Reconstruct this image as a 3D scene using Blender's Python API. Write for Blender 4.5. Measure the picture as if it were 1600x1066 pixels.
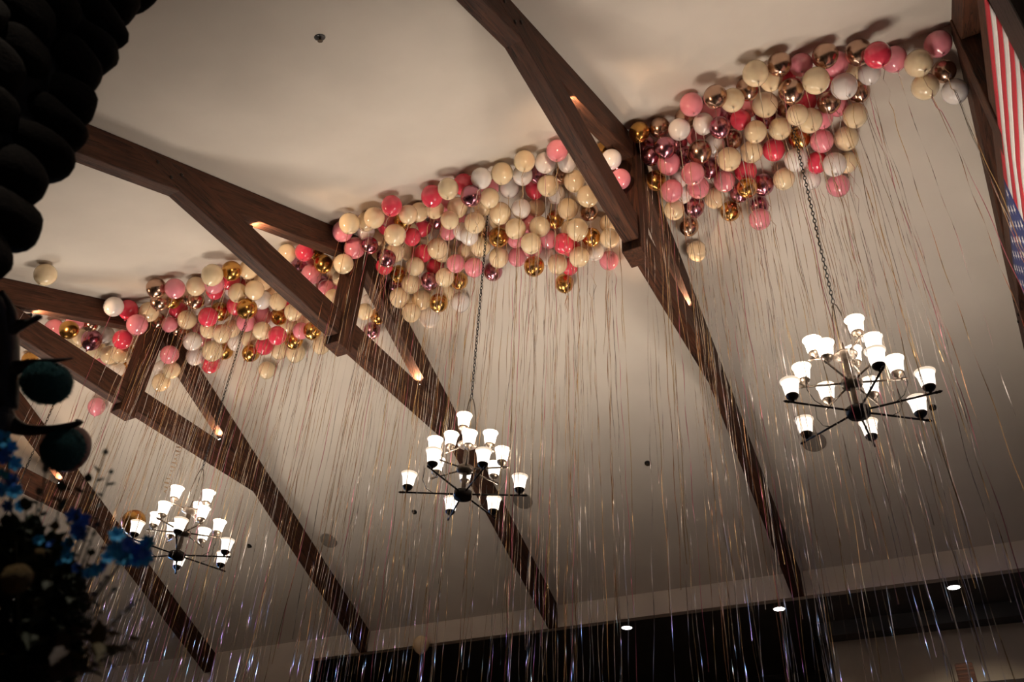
import bpy, bmesh, math, random
from mathutils import Vector, Matrix, noise
random.seed(7)
scene = bpy.context.scene
COL = scene.collection
PI = math.pi
for o in list(bpy.data.objects): bpy.data.objects.remove(o)

# ---------------------------------------------------------------- camera (solved from the vanishing points of the trusses)
F_PX, YAW, PITCH, ROLL = 1342.5, -0.5253, 0.6418, 0.0582
CAM = Vector((0, 0, 1.6))
cp, sp, cy_, sy_ = math.cos(PITCH), math.sin(PITCH), math.cos(YAW), math.sin(YAW)
FWD = Vector((sy_*cp, cy_*cp, sp)); R0 = Vector((cy_, -sy_, 0)); U0 = R0.cross(FWD)
RIGHT = math.cos(ROLL)*R0 + math.sin(ROLL)*U0
UP = -math.sin(ROLL)*R0 + math.cos(ROLL)*U0
cd = bpy.data.cameras.new('camera'); cam = bpy.data.objects.new('camera', cd); COL.objects.link(cam)
m = Matrix.Identity(4)
for i in range(3): m[i][0], m[i][1], m[i][2], m[i][3] = RIGHT[i], UP[i], -FWD[i], CAM[i]
cam.matrix_world = m
cd.sensor_width = 36; cd.sensor_fit = 'HORIZONTAL'; cd.lens = F_PX/1600*36
cd.clip_start = .05; cd.clip_end = 100
cd.dof.use_dof = True; cd.dof.focus_distance = 10.0; cd.dof.aperture_fstop = 2.2
scene.camera = cam
def ray(px, py):            # direction with depth 1 along the optical axis
    return FWD + RIGHT*((px-800)/F_PX) - UP*((py-533)/F_PX)

# ---------------------------------------------------------------- world, exposure
w = bpy.data.worlds.new('world'); scene.world = w; w.use_nodes = True
w.node_tree.nodes['Background'].inputs[0].default_value = (.9, .85, .8, 1)
w.node_tree.nodes['Background'].inputs[1].default_value = .03
vs = scene.view_settings
vs.view_transform = 'Standard'; vs.look = 'None'; vs.gamma = 1; vs.use_curve_mapping = False; vs.exposure = 0.12
BULB_W = 17.5         # each chandelier bulb
TRUSS_SPOT_W = 62.0   # accent uplights on the trusses
BLUE_W = 1500.0        # party lights

# ---------------------------------------------------------------- hall dimensions
RID_Y, RID_Z = 6.705, 10.0
TH = 0.451; TT = math.tan(TH)
WT, RD = 0.18, 0.40
ZC0, ZC1 = 8.197, 8.562
TX = [-14.46, -10.47, -6.49, -2.37, 1.376]
Y_FAR = 13.16; Y_NEAR = 2*RID_Y - Y_FAR
Z_EAVE = RID_Z - TT*(Y_FAR-RID_Y); Z_SOF = 6.49
X_L, X_R = -19.0, 5.2

# ---------------------------------------------------------------- helpers
def link(o, parent=None):
    COL.objects.link(o)
    if parent: o.parent = parent
    return o
def mesh_obj(name, verts, faces, mat=None, parent=None, smooth=False):
    me = bpy.data.meshes.new(name); me.from_pydata([tuple(v) for v in verts], [], faces); me.update()
    if mat: me.materials.append(mat)
    if smooth:
        for p in me.polygons: p.use_smooth = True
    return link(bpy.data.objects.new(name, me), parent)
def bm_obj(name, bm, mat=None, parent=None, smooth=False, loc=None):
    me = bpy.data.meshes.new(name); bm.to_mesh(me); bm.free()
    if mat: me.materials.append(mat)
    if smooth:
        for p in me.polygons: p.use_smooth = True
    o = link(bpy.data.objects.new(name, me), parent)
    if loc is not None: o.location = loc
    return o
def data_obj(name, me, parent=None, loc=None, rot=None, scale=None):
    o = link(bpy.data.objects.new(name, me), parent)
    if loc is not None: o.location = loc
    if rot is not None: o.rotation_euler = rot
    if scale is not None: o.scale = scale if hasattr(scale, '__len__') else (scale,)*3
    return o
def thing(name, label, cat, loc=(0, 0, 0), group=None):
    o = link(bpy.data.objects.new(name, None)); o.location = loc; o.empty_display_size = .1
    return tag(o, label, cat, group)
def tag(o, label, cat, group=None, kind=None):
    o['label'] = label; o['category'] = cat
    if group: o['group'] = group
    if kind: o['kind'] = kind
    return o
def struct(o): o['kind'] = 'structure'; return o
def box(bm, x0, x1, y0, y1, z0, z1):
    vs_ = [bm.verts.new(c) for c in ((x0,y0,z0),(x1,y0,z0),(x1,y1,z0),(x0,y1,z0),(x0,y0,z1),(x1,y0,z1),(x1,y1,z1),(x0,y1,z1))]
    for f in ((0,3,2,1),(4,5,6,7),(0,1,5,4),(1,2,6,5),(2,3,7,6),(3,0,4,7)): bm.faces.new([vs_[i] for i in f])
    return vs_
def box_obj(name, a, b, mat, parent=None, bevel=0):
    bm = bmesh.new(); box(bm, a[0], b[0], a[1], b[1], a[2], b[2])
    if bevel: bmesh.ops.bevel(bm, geom=bm.edges[:], offset=bevel, segments=2, affect='EDGES')
    return bm_obj(name, bm, mat, parent)
def prism_x(bm, x0, x1, poly):          # polygon in (y, z) extruded along x
    a = [bm.verts.new((x0, y, z)) for y, z in poly]; b = [bm.verts.new((x1, y, z)) for y, z in poly]
    n = len(poly); bm.faces.new(a[::-1]); bm.faces.new(b)
    for i in range(n): bm.faces.new([a[i], a[(i+1) % n], b[(i+1) % n], b[i]])
    bmesh.ops.recalc_face_normals(bm, faces=bm.faces[:])
def tube(bm, pts, rad, n=8, cap=True):
    pts = [Vector(p) for p in pts]; rings = []
    for i, p in enumerate(pts):
        t = (pts[min(i+1, len(pts)-1)] - pts[max(i-1, 0)]).normalized()
        ref = Vector((0, 0, 1)) if abs(t.z) < .95 else Vector((1, 0, 0))
        u = t.cross(ref).normalized(); v = u.cross(t)
        r = rad[i] if hasattr(rad, '__len__') else rad
        rings.append([bm.verts.new(p + (u*math.cos(2*PI*k/n) + v*math.sin(2*PI*k/n))*r) for k in range(n)])
    for a, b in zip(rings, rings[1:]):
        for k in range(n): bm.faces.new([a[k], a[(k+1) % n], b[(k+1) % n], b[k]])
    if cap: bm.faces.new(rings[0][::-1]); bm.faces.new(rings[-1])
def lathe(bm, prof, n=20, c=(0, 0, 0), cap0=False, cap1=False):   # prof: (r, z) from bottom to top
    rings = [[bm.verts.new((c[0]+r*math.cos(2*PI*k/n), c[1]+r*math.sin(2*PI*k/n), c[2]+z)) for k in range(n)] for r, z in prof]
    for a, b in zip(rings, rings[1:]):
        for k in range(n): bm.faces.new([a[k], a[(k+1) % n], b[(k+1) % n], b[k]])
    if cap0: bm.faces.new(rings[0][::-1])
    if cap1: bm.faces.new(rings[-1])

# ---------------------------------------------------------------- materials
def new_mat(name):
    mt = bpy.data.materials.new(name); mt.use_nodes = True
    return mt, mt.node_tree, mt.node_tree.nodes['Principled BSDF']
def mat(name, col, rough=.5, metal=0., noise_scale=0, var=.15, bump=0, coat=0, spec=.5, sub=0, emit=None, estr=0, detail=4):
    mt, nt, b = new_mat(name)
    b.inputs['Base Color'].default_value = (*col, 1); b.inputs['Roughness'].default_value = rough; b.inputs['Metallic'].default_value = metal
    b.inputs['Coat Weight'].default_value = coat; b.inputs['Coat Roughness'].default_value = .08; b.inputs['Specular IOR Level'].default_value = spec
    if sub:
        b.inputs['Subsurface Weight'].default_value = sub; b.inputs['Subsurface Radius'].default_value = (.06, .05, .04)
    if emit: b.inputs['Emission Color'].default_value = (*emit, 1); b.inputs['Emission Strength'].default_value = estr
    if noise_scale:
        tc = nt.nodes.new('ShaderNodeTexCoord'); nz = nt.nodes.new('ShaderNodeTexNoise')
        nz.inputs['Scale'].default_value = noise_scale; nz.inputs['Detail'].default_value = detail
        nt.links.new(tc.outputs['Object'], nz.inputs['Vector'])
        rp = nt.nodes.new('ShaderNodeValToRGB')
        rp.color_ramp.elements[0].position = .3; rp.color_ramp.elements[1].position = .7
        rp.color_ramp.elements[0].color = (*[c*(1-var) for c in col], 1); rp.color_ramp.elements[1].color = (*[min(1, c*(1+var)) for c in col], 1)
        nt.links.new(nz.outputs['Fac'], rp.inputs['Fac']); nt.links.new(rp.outputs['Color'], b.inputs['Base Color'])
        if bump:
            bp = nt.nodes.new('ShaderNodeBump'); bp.inputs['Strength'].default_value = bump; bp.inputs['Distance'].default_value = .01
            nt.links.new(nz.outputs['Fac'], bp.inputs['Height']); nt.links.new(bp.outputs['Normal'], b.inputs['Normal'])
    return mt
def wood_mat(name, dark, light, rough=.55):
    mt, nt, b = new_mat(name); N, L = nt.nodes.new, nt.links.new
    tc = N('ShaderNodeTexCoord'); mp = N('ShaderNodeMapping'); mp.inputs['Scale'].default_value = (.8, 9, 9); L(tc.outputs['Object'], mp.inputs['Vector'])
    n1 = N('ShaderNodeTexNoise'); n1.inputs['Scale'].default_value = 3; n1.inputs['Detail'].default_value = 8; n1.inputs['Distortion'].default_value = .8; L(mp.outputs['Vector'], n1.inputs['Vector'])
    mp2 = N('ShaderNodeMapping'); mp2.inputs['Scale'].default_value = (.25, 5, 5); L(tc.outputs['Object'], mp2.inputs['Vector'])
    n2 = N('ShaderNodeTexNoise'); n2.inputs['Scale'].default_value = 1.6; n2.inputs['Detail'].default_value = 3; n2.inputs['Distortion'].default_value = 1.5; L(mp2.outputs['Vector'], n2.inputs['Vector'])
    # drying checks: long thin dark cracks
    r2 = N('ShaderNodeValToRGB'); e = r2.color_ramp.elements; e[0].position = .485; e[0].color = (1, 1, 1, 1); e[1].position = .515; e[1].color = (1, 1, 1, 1)
    x = r2.color_ramp.elements.new(.5); x.color = (.12, .12, .12, 1); L(n2.outputs['Fac'], r2.inputs['Fac'])
    r1 = N('ShaderNodeValToRGB'); e = r1.color_ramp.elements; e[0].position = .3; e[0].color = (*dark, 1); e[1].position = .72; e[1].color = (*light, 1); L(n1.outputs['Fac'], r1.inputs['Fac'])
    mx = N('ShaderNodeMix'); mx.data_type = 'RGBA'; mx.blend_type = 'MULTIPLY'; mx.inputs[0].default_value = 1
    L(r1.outputs['Color'], mx.inputs[6]); L(r2.outputs['Color'], mx.inputs[7]); L(mx.outputs[2], b.inputs['Base Color'])
    ad = N('ShaderNodeMath'); ad.operation = 'MULTIPLY'; L(n1.outputs['Fac'], ad.inputs[0]); L(r2.outputs['Color'], ad.inputs[1])
    bp = N('ShaderNodeBump'); bp.inputs['Strength'].default_value = .5; bp.inputs['Distance'].default_value = .012; L(ad.outputs[0], bp.inputs['Height']); L(bp.outputs['Normal'], b.inputs['Normal'])
    b.inputs['Roughness'].default_value = rough; b.inputs['Specular IOR Level'].default_value = .25
    return mt
M = {}
M['plaster'] = mat('plaster', (.60, .545, .475), .85, noise_scale=1.3, var=.05, bump=.06)
M['beam'] = wood_mat('dark_stained_timber', (.022, .0075, .0035), (.085, .030, .013), .68)
M['dark_wood'] = wood_mat('dark_panel_wood', (.014, .009, .007), (.03, .018, .012))
M['dark_paint'] = mat('dark_soffit_paint', (.055, .050, .046), .7, noise_scale=2, var=.15)
M['beige'] = mat('beige_wall_paint', (.42, .35, .26), .85, noise_scale=2, var=.06)
M['floor'] = wood_mat('floor_boards', (.10, .06, .035), (.22, .13, .07), .4)
M['iron'] = mat('bronze_iron', (.018, .013, .010), .45, .6, noise_scale=30, var=.3)
M['bronze'] = mat('brushed_bronze', (.10, .075, .055), .38, .8, noise_scale=40, var=.2)
M['black'] = mat('black_metal', (.01, .01, .01), .5, .3)
M['stone'] = mat('river_stone', (.006, .0042, .003), .9, noise_scale=7, var=.55, bump=.4, spec=.12)
M['mortar'] = mat('dark_mortar', (.008, .007, .006), .95, noise_scale=25, var=.3, bump=.6)
M['antler'] = mat('dark_antler', (.016, .010, .008), .5, noise_scale=14, var=.45, bump=.4)
M['lens'] = mat('lamp_lens', (1, 1, 1), .3, emit=(1, .95, .9), estr=14)
M['blue_lens'] = mat('blue_lens', (.1, .2, 1), .3, emit=(.12, .35, 1), estr=10)
M['shade'] = mat('frosted_glass_shade', (.95, .93, .9), .35, emit=(1, .88, .74), estr=1.7)
M['rim'] = mat('frosted_glass_rim', (.95, .90, .84), .3, emit=(1, .80, .58), estr=.8)
M['speaker'] = mat('grey_speaker_grille', (.20, .175, .15), .8, noise_scale=300, var=.2)
M['red'] = mat('flag_red_cloth', (.42, .012, .022), .8, noise_scale=60, var=.12, bump=.1)
M['white_cloth'] = mat('flag_white_cloth', (.66, .62, .56), .8, noise_scale=60, var=.05, bump=.1)
M['navy'] = mat('flag_navy_cloth', (.018, .028, .12), .8, noise_scale=60, var=.12, bump=.1)

# ---------------------------------------------------------------- the setting
bm = bmesh.new(); T = .16
for s in (1, -1):
    ye = RID_Y + s*(Y_FAR-RID_Y)
    prism_x(bm, X_L, X_R, [(RID_Y, RID_Z), (ye, Z_EAVE), (ye, Z_EAVE+T), (RID_Y, RID_Z+T)])
struct(bm_obj('ceiling', bm, M['plaster']))
struct(box_obj('floor', (X_L, -5, -.1), (X_R, 20, 0), M['floor']))
X_JAMB = -11.73
bm = bmesh.new()
box(bm, X_JAMB, X_R, Y_FAR, Y_FAR+.14, Z_SOF, Z_EAVE+.2)           # header strip above the opening
box(bm, X_L, X_JAMB, Y_FAR, Y_FAR+.14, 0, Z_EAVE+.2)               # solid wall left of the opening
struct(bm_obj('wall_far', bm, M['plaster']))
bm = bmesh.new(); box(bm, X_L, X_R, Y_NEAR-.14, Y_NEAR, Z_SOF, Z_EAVE+.2); struct(bm_obj('wall_near_header', bm, M['plaster']))
struct(box_obj('ceiling', (X_JAMB, Y_FAR+.14, Z_SOF), (X_R, 17.5, Z_SOF+.1), M['dark_paint']))
struct(box_obj('ceiling', (X_L, -5, Z_SOF), (X_R, Y_NEAR-.14, Z_SOF+.1), M['dark_paint']))
struct(box_obj('wall_near', (X_L, -5.15, 0), (X_R, -5, Z_SOF), M['beige']))
for nm, x in (('wall_left', X_L), ('wall_right', X_R)):
    bm = bmesh.new(); a = x-.12 if x < 0 else x
    prism_x(bm, a, a+.12, [(-5, 0), (17.5, 0), (17.5, Z_SOF+.1), (Y_FAR+.14, Z_SOF+.1), (Y_FAR, Z_EAVE), (RID_Y, RID_Z), (Y_NEAR, Z_EAVE), (Y_NEAR, Z_SOF+.1), (-5, Z_SOF+.1)])
    struct(bm_obj(nm, bm, M['plaster']))
# side room beyond the opening: dark panelled part, then a beige wall with its ceiling-line shade built as a strip
X_BEI = -2.28
struct(box_obj('wall_aisle', (X_JAMB, 17.0, 0), (X_BEI, 17.12, Z_SOF), M['dark_wood']))
struct(box_obj('wall_alcove', (X_BEI, 14.75, 0), (X_R, 14.87, Z_SOF), M['beige']))
struct(box_obj('wall_return', (X_BEI-.12, 14.75, 0), (X_BEI, 17.0, Z_SOF), M['dark_wood']))
struct(box_obj('wall_aisle_end', (X_JAMB-.12, Y_FAR+.141, 0), (X_JAMB, 17.0, Z_SOF), M['dark_wood']))
struct(box_obj('ceiling_shadow_strip', (X_BEI-.12, 14.42, 6.27), (X_R, 14.76, Z_SOF), M['dark_paint']))  # dark box standing in for the shadow where ceiling meets wall
struct(box_obj('trim_2', (X_BEI-.0, 14.55, 4.9), (X_R, 14.75, 5.43), M['dark_wood'], bevel=.01))
tag(box_obj('timber_newel', (-.53, 14.42, 4.9), (-.29, 14.56, 5.68), M['beam'], bevel=.012), 'short dark timber block standing above the rail before the beige wall', 'post')

# ---------------------------------------------------------------- trusses
ORD = ['fifth from the flag', 'fourth from the flag', 'third from the flag', 'second from the flag', 'carrying the flag']
def beam_obj(name, parent, origin, xdir, ydir, verts_fn, mt):
    """Box beam built in a local frame whose x axis follows the grain; the parent only translates."""
    xd = Vector(xdir).normalized(); zd = xd.cross(Vector(ydir)).normalized(); yd = zd.cross(xd)
    R = Matrix((xd, yd, zd)).transposed().to_4x4(); Mt = Matrix.Translation(Vector(origin)) @ R
    inv = Mt.inverted()
    bm = bmesh.new(); verts_fn(bm)
    bmesh.ops.recalc_face_normals(bm, faces=bm.faces[:])
    bmesh.ops.bevel(bm, geom=bm.edges[:], offset=.008, segments=1, affect='EDGES')
    for v in bm.verts: v.co = inv @ v.co
    o = bm_obj(name, bm, mt, parent); o.matrix_basis = Matrix.Translation(-Vector(parent.location)) @ Mt
    return o
spots = []
for k, X in enumerate(TX):
    t = thing('roof_truss', 'dark stained timber roof truss, ' + ORD[k], 'truss', (X, RID_Y, Z_SOF), 'timber roof trusses')
    xl, xr = X-WT/2, X+WT/2
    for s in (-1, 1):
        ye = RID_Y + s*(Y_FAR-RID_Y-.003)
        ze = RID_Z - TT*(Y_FAR-RID_Y-.003)
        g = .004
        beam_obj('rafter', t, (X, RID_Y+s*3, RID_Z-TT*3), (0, s*math.cos(TH), -math.sin(TH)), (1, 0, 0),
                 lambda bm, s=s, ye=ye, ze=ze: prism_x(bm, xl, xr, [(RID_Y+s*.001, RID_Z-g), (ye, ze-g), (ye, ze-RD), (RID_Y+s*.001, RID_Z-RD)]), M['beam'])
    hl = (RID_Z-.06-ZC0)/TT
    ht = (RID_Z-.06-ZC1)/TT
    beam_obj('collar_beam', t, (X, RID_Y, ZC1), (0, 1, 0), (1, 0, 0),
             lambda bm: prism_x(bm, xl+.002, xr+.004, [(RID_Y-hl, ZC0), (RID_Y+hl, ZC0), (RID_Y+ht, ZC1), (RID_Y-ht, ZC1)]), M['beam'])
    kp = beam_obj('king_post', t, (X+.5, RID_Y, 9), (0, 0, 1), (1, 0, 0),
             lambda bm: box(bm, xl-.02, xr+.025, RID_Y-.145, RID_Y+.145, ZC0-.13, RID_Z-.10), M['beam'])
    # bolt heads on both joints, seen on the face towards the room
    for s in (-1, 1):
        for dy, dz in ((2.95, ZC1-.17), (3.25, ZC1-.27), (3.05, ZC0+.06)):
            for side in (-1, 1):
                bm = bmesh.new(); lathe(bm, [(.022, 0), (.022, .008), (.012, .014)], 8, cap0=True, cap1=True)
                o = bm_obj('bolt', bm, M['iron'], t); o.location = (side*(WT/2+.004), s*dy, dz-Z_SOF); o.rotation_euler = (0, side*PI/2, 0)
    for s in (-1, 1):      # accent uplights where the collar meets the rafters, each a small fixture of its own
        if k == 4: continue
        yy = RID_Y + s*1.88
        f = thing('truss_uplight', 'small black uplight on the collar beam of the truss ' + ORD[k] + (', chimney side' if s < 0 else ', far side'), 'spotlight', (X, yy, ZC1), 'truss uplights')
        d = Vector((0, -s*math.cos(TH+.22), math.sin(TH+.22)))
        rq = d.to_track_quat('Z', 'Y')
        bm = bmesh.new(); lathe(bm, [(.024, 0), (.024, .05), (.027, .055), (.027, .065)], 12, cap0=True, cap1=True)
        b = bm_obj('body', bm, M['black'], f); b.location = (0, 0, .04); b.rotation_mode = 'QUATERNION'; b.rotation_quaternion = rq
        bm = bmesh.new(); lathe(bm, [(.021, .0665), (.021, .067)], 12, cap1=True)
        b = bm_obj('lens', bm, M['lens'], f); b.location = (0, 0, .04); b.rotation_mode = 'QUATERNION'; b.rotation_quaternion = rq
        bm = bmesh.new(); box(bm, -.02, .02, -.015, .015, 0, .035); bm_obj('bracket', bm, M['black'], f)
        ld = bpy.data.lights.new('uplight_lamp', 'SPOT'); ld.energy = TRUSS_SPOT_W; ld.color = (1, .66, .42); ld.spot_size = math.radians(125); ld.spot_blend = .9; ld.shadow_soft_size = .02
        lo = link(bpy.data.objects.new('uplight_lamp', ld), f); lo.location = Vector((0, 0, .04)) + d*.08
        lo.rotation_mode = 'QUATERNION'; lo.rotation_quaternion = (-d).to_track_quat('Z', 'Y')
# the end truss stands on a post, past which the flag hangs
tag(beam_obj('timber_post', thing('timber_post', 'dark timber post under the truss carrying the flag', 'post', (TX[4], 4.85, 0)), (TX[4], 4.85, 0), (0, 0, 1), (1, 0, 0),
    lambda bm: box(bm, TX[4]-.10, TX[4]+.12, 4.62, 5.06, 0, ZC0-.004), M['dark_wood']).parent, 'dark timber post under the truss carrying the flag', 'post')

# ---------------------------------------------------------------- ceiling fittings
def slope_frame(x, y, off=0.):
    s = 1 if y > RID_Y else -1
    n = Vector((0, -s*math.sin(TH), -math.cos(TH)))
    return Vector((x, y, RID_Z - TT*abs(y-RID_Y))) + n*off, n
def on_slope(o, x, y, off=0.):
    p, n = slope_frame(x, y, off); o.location = p; o.rotation_mode = 'QUATERNION'; o.rotation_quaternion = n.to_track_quat('Z', 'Y')
BAYN = ['in the fourth roof bay from the flag', 'in the third roof bay from the flag', 'in the second roof bay from the flag', 'in the roof bay nearest the flag', 'beyond the flag']
def bay(x): return sum(x > a for a in TX[1:])
for x, y in ((-1.46, 11.1), (-6.07, 11.12), (-10.04, 11.15)):
    bm = bmesh.new(); lathe(bm, [(.165, 0), (.165, .01), (.15, .016)], 28, cap0=True, cap1=True)
    o = tag(bm_obj('ceiling_speaker', bm, M['speaker']), 'round grey speaker grille in the sloped ceiling ' + BAYN[bay(x)], 'speaker', 'ceiling speakers'); on_slope(o, x, y)
for x, y in ((-3.85, 10.92), (.12, 10.95), (-8.06, 10.94), (-11.77, 10.95), (-3.87, 2.99)):
    side = 'near slope' if y < RID_Y else 'slope'
    o = thing('sprinkler_head', ('small black sprinkler head on the bare ceiling slope opposite the chandeliers' if y < RID_Y else 'small black sprinkler head in the sloped ceiling ' + BAYN[bay(x)]), 'sprinkler', group='sprinkler heads')
    on_slope(o, x, y)
    bm = bmesh.new(); lathe(bm, [(.05, 0), (.048, .006), (.03, .012)], 16, cap0=True, cap1=True); bm_obj('cover_plate', bm, M['black'], o)
    bm = bmesh.new(); lathe(bm, [(.012, .012), (.012, .035), (.024, .037), (.024, .041)], 12, cap0=True, cap1=True); bm_obj('nozzle', bm, M['bronze'], o)
for i, (x, yd) in enumerate(((-5.31, 13.57), (-2.76, 13.57), (-.25, 13.57), (-5.31, -.16), (-2.1, -.16), (-.25, -.16))):  # last three are unseen lamps, added to brighten the flowers and moss balls
    o = thing('real_or_added_downlight', ('glowing white recessed downlight in the dark side room ceiling' if yd > 5 else 'unseen downlight added behind the chimney to brighten the flowers'), 'downlight', (x, yd, Z_SOF), 'recessed downlights in the dark ceiling' if yd > 5 else 'added unseen downlights behind the chimney')
    bm = bmesh.new(); lathe(bm, [(.085, -.004), (.085, .0)], 24, cap0=True); bm_obj('lens', bm, M['lens'], o)
    bm = bmesh.new(); lathe(bm, [(.085, -.005), (.10, -.006), (.104, 0)], 24); bm_obj('trim_ring', bm, M['white_cloth'], o)
    ld = bpy.data.lights.new('downlight_lamp', 'SPOT'); ld.energy = 110 if yd > 5 else 260 if x == -2.1 else 25; ld.color = (1, .86, .7); ld.spot_size = math.radians(125 if yd > 5 else 70); ld.spot_blend = .8; ld.shadow_soft_size = .05
    lo = link(bpy.data.objects.new('downlight_lamp', ld), o); lo.location = (0, 0, -.02)

# ---------------------------------------------------------------- chandeliers
def shade_mesh():
    bm = bmesh.new()
    lathe(bm, [(.050, 0), (.056, .02), (.063, .07), (.070, .115), (.076, .130)], 24)
    me = bpy.data.meshes.new('lamp_shade'); bm.to_mesh(me); bm.free(); me.materials.append(M['shade'])
    bm = bmesh.new(); lathe(bm, [(.0755, .129), (.084, .142), (.085, .147), (.081, .148), (.073, .134)], 24)
    m2 = bpy.data.meshes.new('shade_rim'); bm.to_mesh(m2); bm.free(); m2.materials.append(M['rim'])
    bm = bmesh.new(); lathe(bm, [(.010, -.062), (.012, -.045), (.034, -.034), (.050, -.014), (.053, 0), (.053, .004), (.02, .005)], 20, cap0=True, cap1=True)
    m3 = bpy.data.meshes.new('lamp_cup'); bm.to_mesh(m3); bm.free()
    for x in (me, m2, m3):
        for p in x.polygons: p.use_smooth = True
    return me, m2, m3
SH, RM, CUP = shade_mesh()
CUP2 = CUP.copy(); CUP.materials.append(M['iron']); CUP2.materials.append(M['bronze'])
CHAND = []
def chandelier(x, z, low, mid, top, label):
    CHAND.append((x, z, low, mid, top))
    t = thing('chandelier', label, 'chandelier', (x, RID_Y, z), 'chandeliers hanging from the ridge')
    Z2, Z3, ZT = .29, .58, 1.18
    bm = bmesh.new(); lathe(bm, [(.012, -.075), (.03, -.06), (.09, -.045), (.10, -.01), (.10, .02), (.055, .045), (.03, .06)], 24, cap0=True, cap1=True); bm_obj('lower_hub', bm, M['iron'], t, True)
    bm = bmesh.new(); lathe(bm, [(.03, Z2-.05), (.085, Z2-.03), (.092, Z2), (.085, Z2+.02), (.03, Z2+.04)], 24, cap0=True, cap1=True); bm_obj('middle_hub', bm, M['bronze'], t, True)
    bm = bmesh.new(); lathe(bm, [(.03, Z3-.05), (.10, Z3-.01), (.105, Z3+.005), (.08, Z3+.02), (.03, Z3+.035)], 24, cap0=True, cap1=True); bm_obj('upper_hub', bm, M['bronze'], t, True)
    bm = bmesh.new(); lathe(bm, [(.022, .05), (.026, .15), (.022, Z2-.04)], 16); lathe(bm, [(.024, Z2+.03), (.034, Z2+.12), (.026, Z3-.04)], 16); lathe(bm, [(.02, Z3+.03), (.012, Z3+.10), (.008, Z3+.14)], 16, cap1=True)
    bm_obj('stem', bm, M['bronze'], t, True)
    bm = bmesh.new()           # three hanger rods that close to a loop
    for k in range(3):
        a = 2*PI*k/3+.4; c, s = math.cos(a), math.sin(a)
        tube(bm, [(.085*c, .085*s, Z3+.01), (.075*c, .075*s, Z3+.25), (.045*c, .045*s, ZT-.12), (.022*c, .022*s, ZT-.03), (0, 0, ZT-.005)], .006, 6)
    bm_obj('hanger', bm, M['bronze'], t, True)
    # chain of links up to the ridge
    bm = bmesh.new(); zz = ZT; i = 0; zt = RID_Z-z-.09; LK = .052
    while zz < zt:
        L2, W2 = .034, .014; pts = []
        for q in range(10):
            a = 2*PI*q/10; u = math.cos(a)*W2; v = math.sin(a)*L2
            pts.append((u, 0, zz+v+.02) if i % 2 == 0 else (0, u, zz+v+.02))
        pts.append(pts[0]); tube(bm, pts, .0048, 5, False); zz += LK; i += 1
    ch = bm_obj('chain', bm, M['black'], t, True)
    bm = bmesh.new(); lathe(bm, [(.01, RID_Z-z-.10), (.05, RID_Z-z-.075), (.065, RID_Z-z-.045)], 16, cap0=True, cap1=True); bm_obj('ceiling_canopy', bm, M['bronze'], t, True)
    for ti, (angs, R, rl, zb, mt, cup) in enumerate(((low, .66, .575, 0, M['iron'], CUP), (mid, .455, .385, Z2, M['bronze'], CUP2), (top, .315, .25, Z3, M['bronze'], CUP2))):
        for a in angs:
            a = math.radians(a); c, s = math.cos(a), math.sin(a)
            bm = bmesh.new()
            tube(bm, [(.07*c, .07*s, zb), ((R-.05)*c, (R-.05)*s, zb)], .0095, 8)
            tube(bm, [((R-.055+q*.012)*c, (R-.055+q*.012)*s, zb) for q in range(6)], [.0095, .015, .010, .014, .009, .002], 8)
            if ti == 0 :
                tube(bm, [((.30+.0)*c, .30*s, zb+.0), (.38*c, .38*s, zb+.05), (.43*c, .43*s, zb+.15), (.42*c, .42*s, zb+Z2)], .0035, 5)
            arm = bm_obj('arm', bm, mt, t, True)
            p = Vector((rl*c, rl*s, zb+.067))
            data_obj('lamp_cup', cup, t, p); sh = data_obj('lamp_shade', SH, t, p); data_obj('shade_rim', RM, sh)
            ld = bpy.data.lights.new('bulb', 'POINT'); ld.energy = BULB_W; ld.color = (1, .87, .74); ld.shadow_soft_size = .03
            link(bpy.data.objects.new('bulb', ld), t).location = p + Vector((0, 0, .119))
    return t
LBL = 'tiered bronze chandelier with glowing white shades, '
chandelier(-.485, 5.59, (-142, 148, 88, 37, -4, -63), (-165, 16, -108, -48, 130, 71), (-168, -53, 78), LBL+BAYN[3])
chandelier(-4.36, 5.58, (-153, 25, -91, 135, 87, -40), (175, 18, -117, 69, -55, 122), (170, 50, -70), LBL+BAYN[2])
chandelier(-8.385, 5.56, (73, 27, 137, -45, -105, -168), (-89, -16, 43, 103, 163, -148), (-100, 0, 120), LBL+BAYN[1])
chandelier(-12.37, 5.56, (0, 60, 120, 180, 240, 300), (30, 90, 150, 210, 270, 330), (0, 120, 240), LBL+BAYN[0])

# ---------------------------------------------------------------- balloons
LATEX = {'c': ('cream', (.84, .67, .43)), 'p': ('pink', (.80, .27, .33)), 'h': ('hot pink', (.72, .055, .10)), 'w': ('white', (.80, .74, .70))}
CHROME = {'g': ('shiny gold', (.60, .32, .09)), 'r': ('shiny rose gold', (.52, .34, .25)), 'u': ('shiny mauve', (.46, .19, .25))}
def balloon_mesh(nm, mt):
    bm = bmesh.new(); n = 24; prof = [(.0001, 1.0)]
    for i in range(1, 16):
        a = PI*i/16; z = math.cos(a); r = math.sin(a)
        if z < 0: z *= 1.16; r *= 1 - .10*(-math.cos(a))**2
        prof.append((r, z))
    prof += [(.10, -1.19), (.055, -1.225)]
    prof = prof[::-1]
    lathe(bm, prof, n, cap0=True)
    me = bpy.data.meshes.new(nm); bm.to_mesh(me); bm.free(); me.materials.append(mt)
    for p in me.polygons: p.use_smooth = True
    return me
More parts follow.
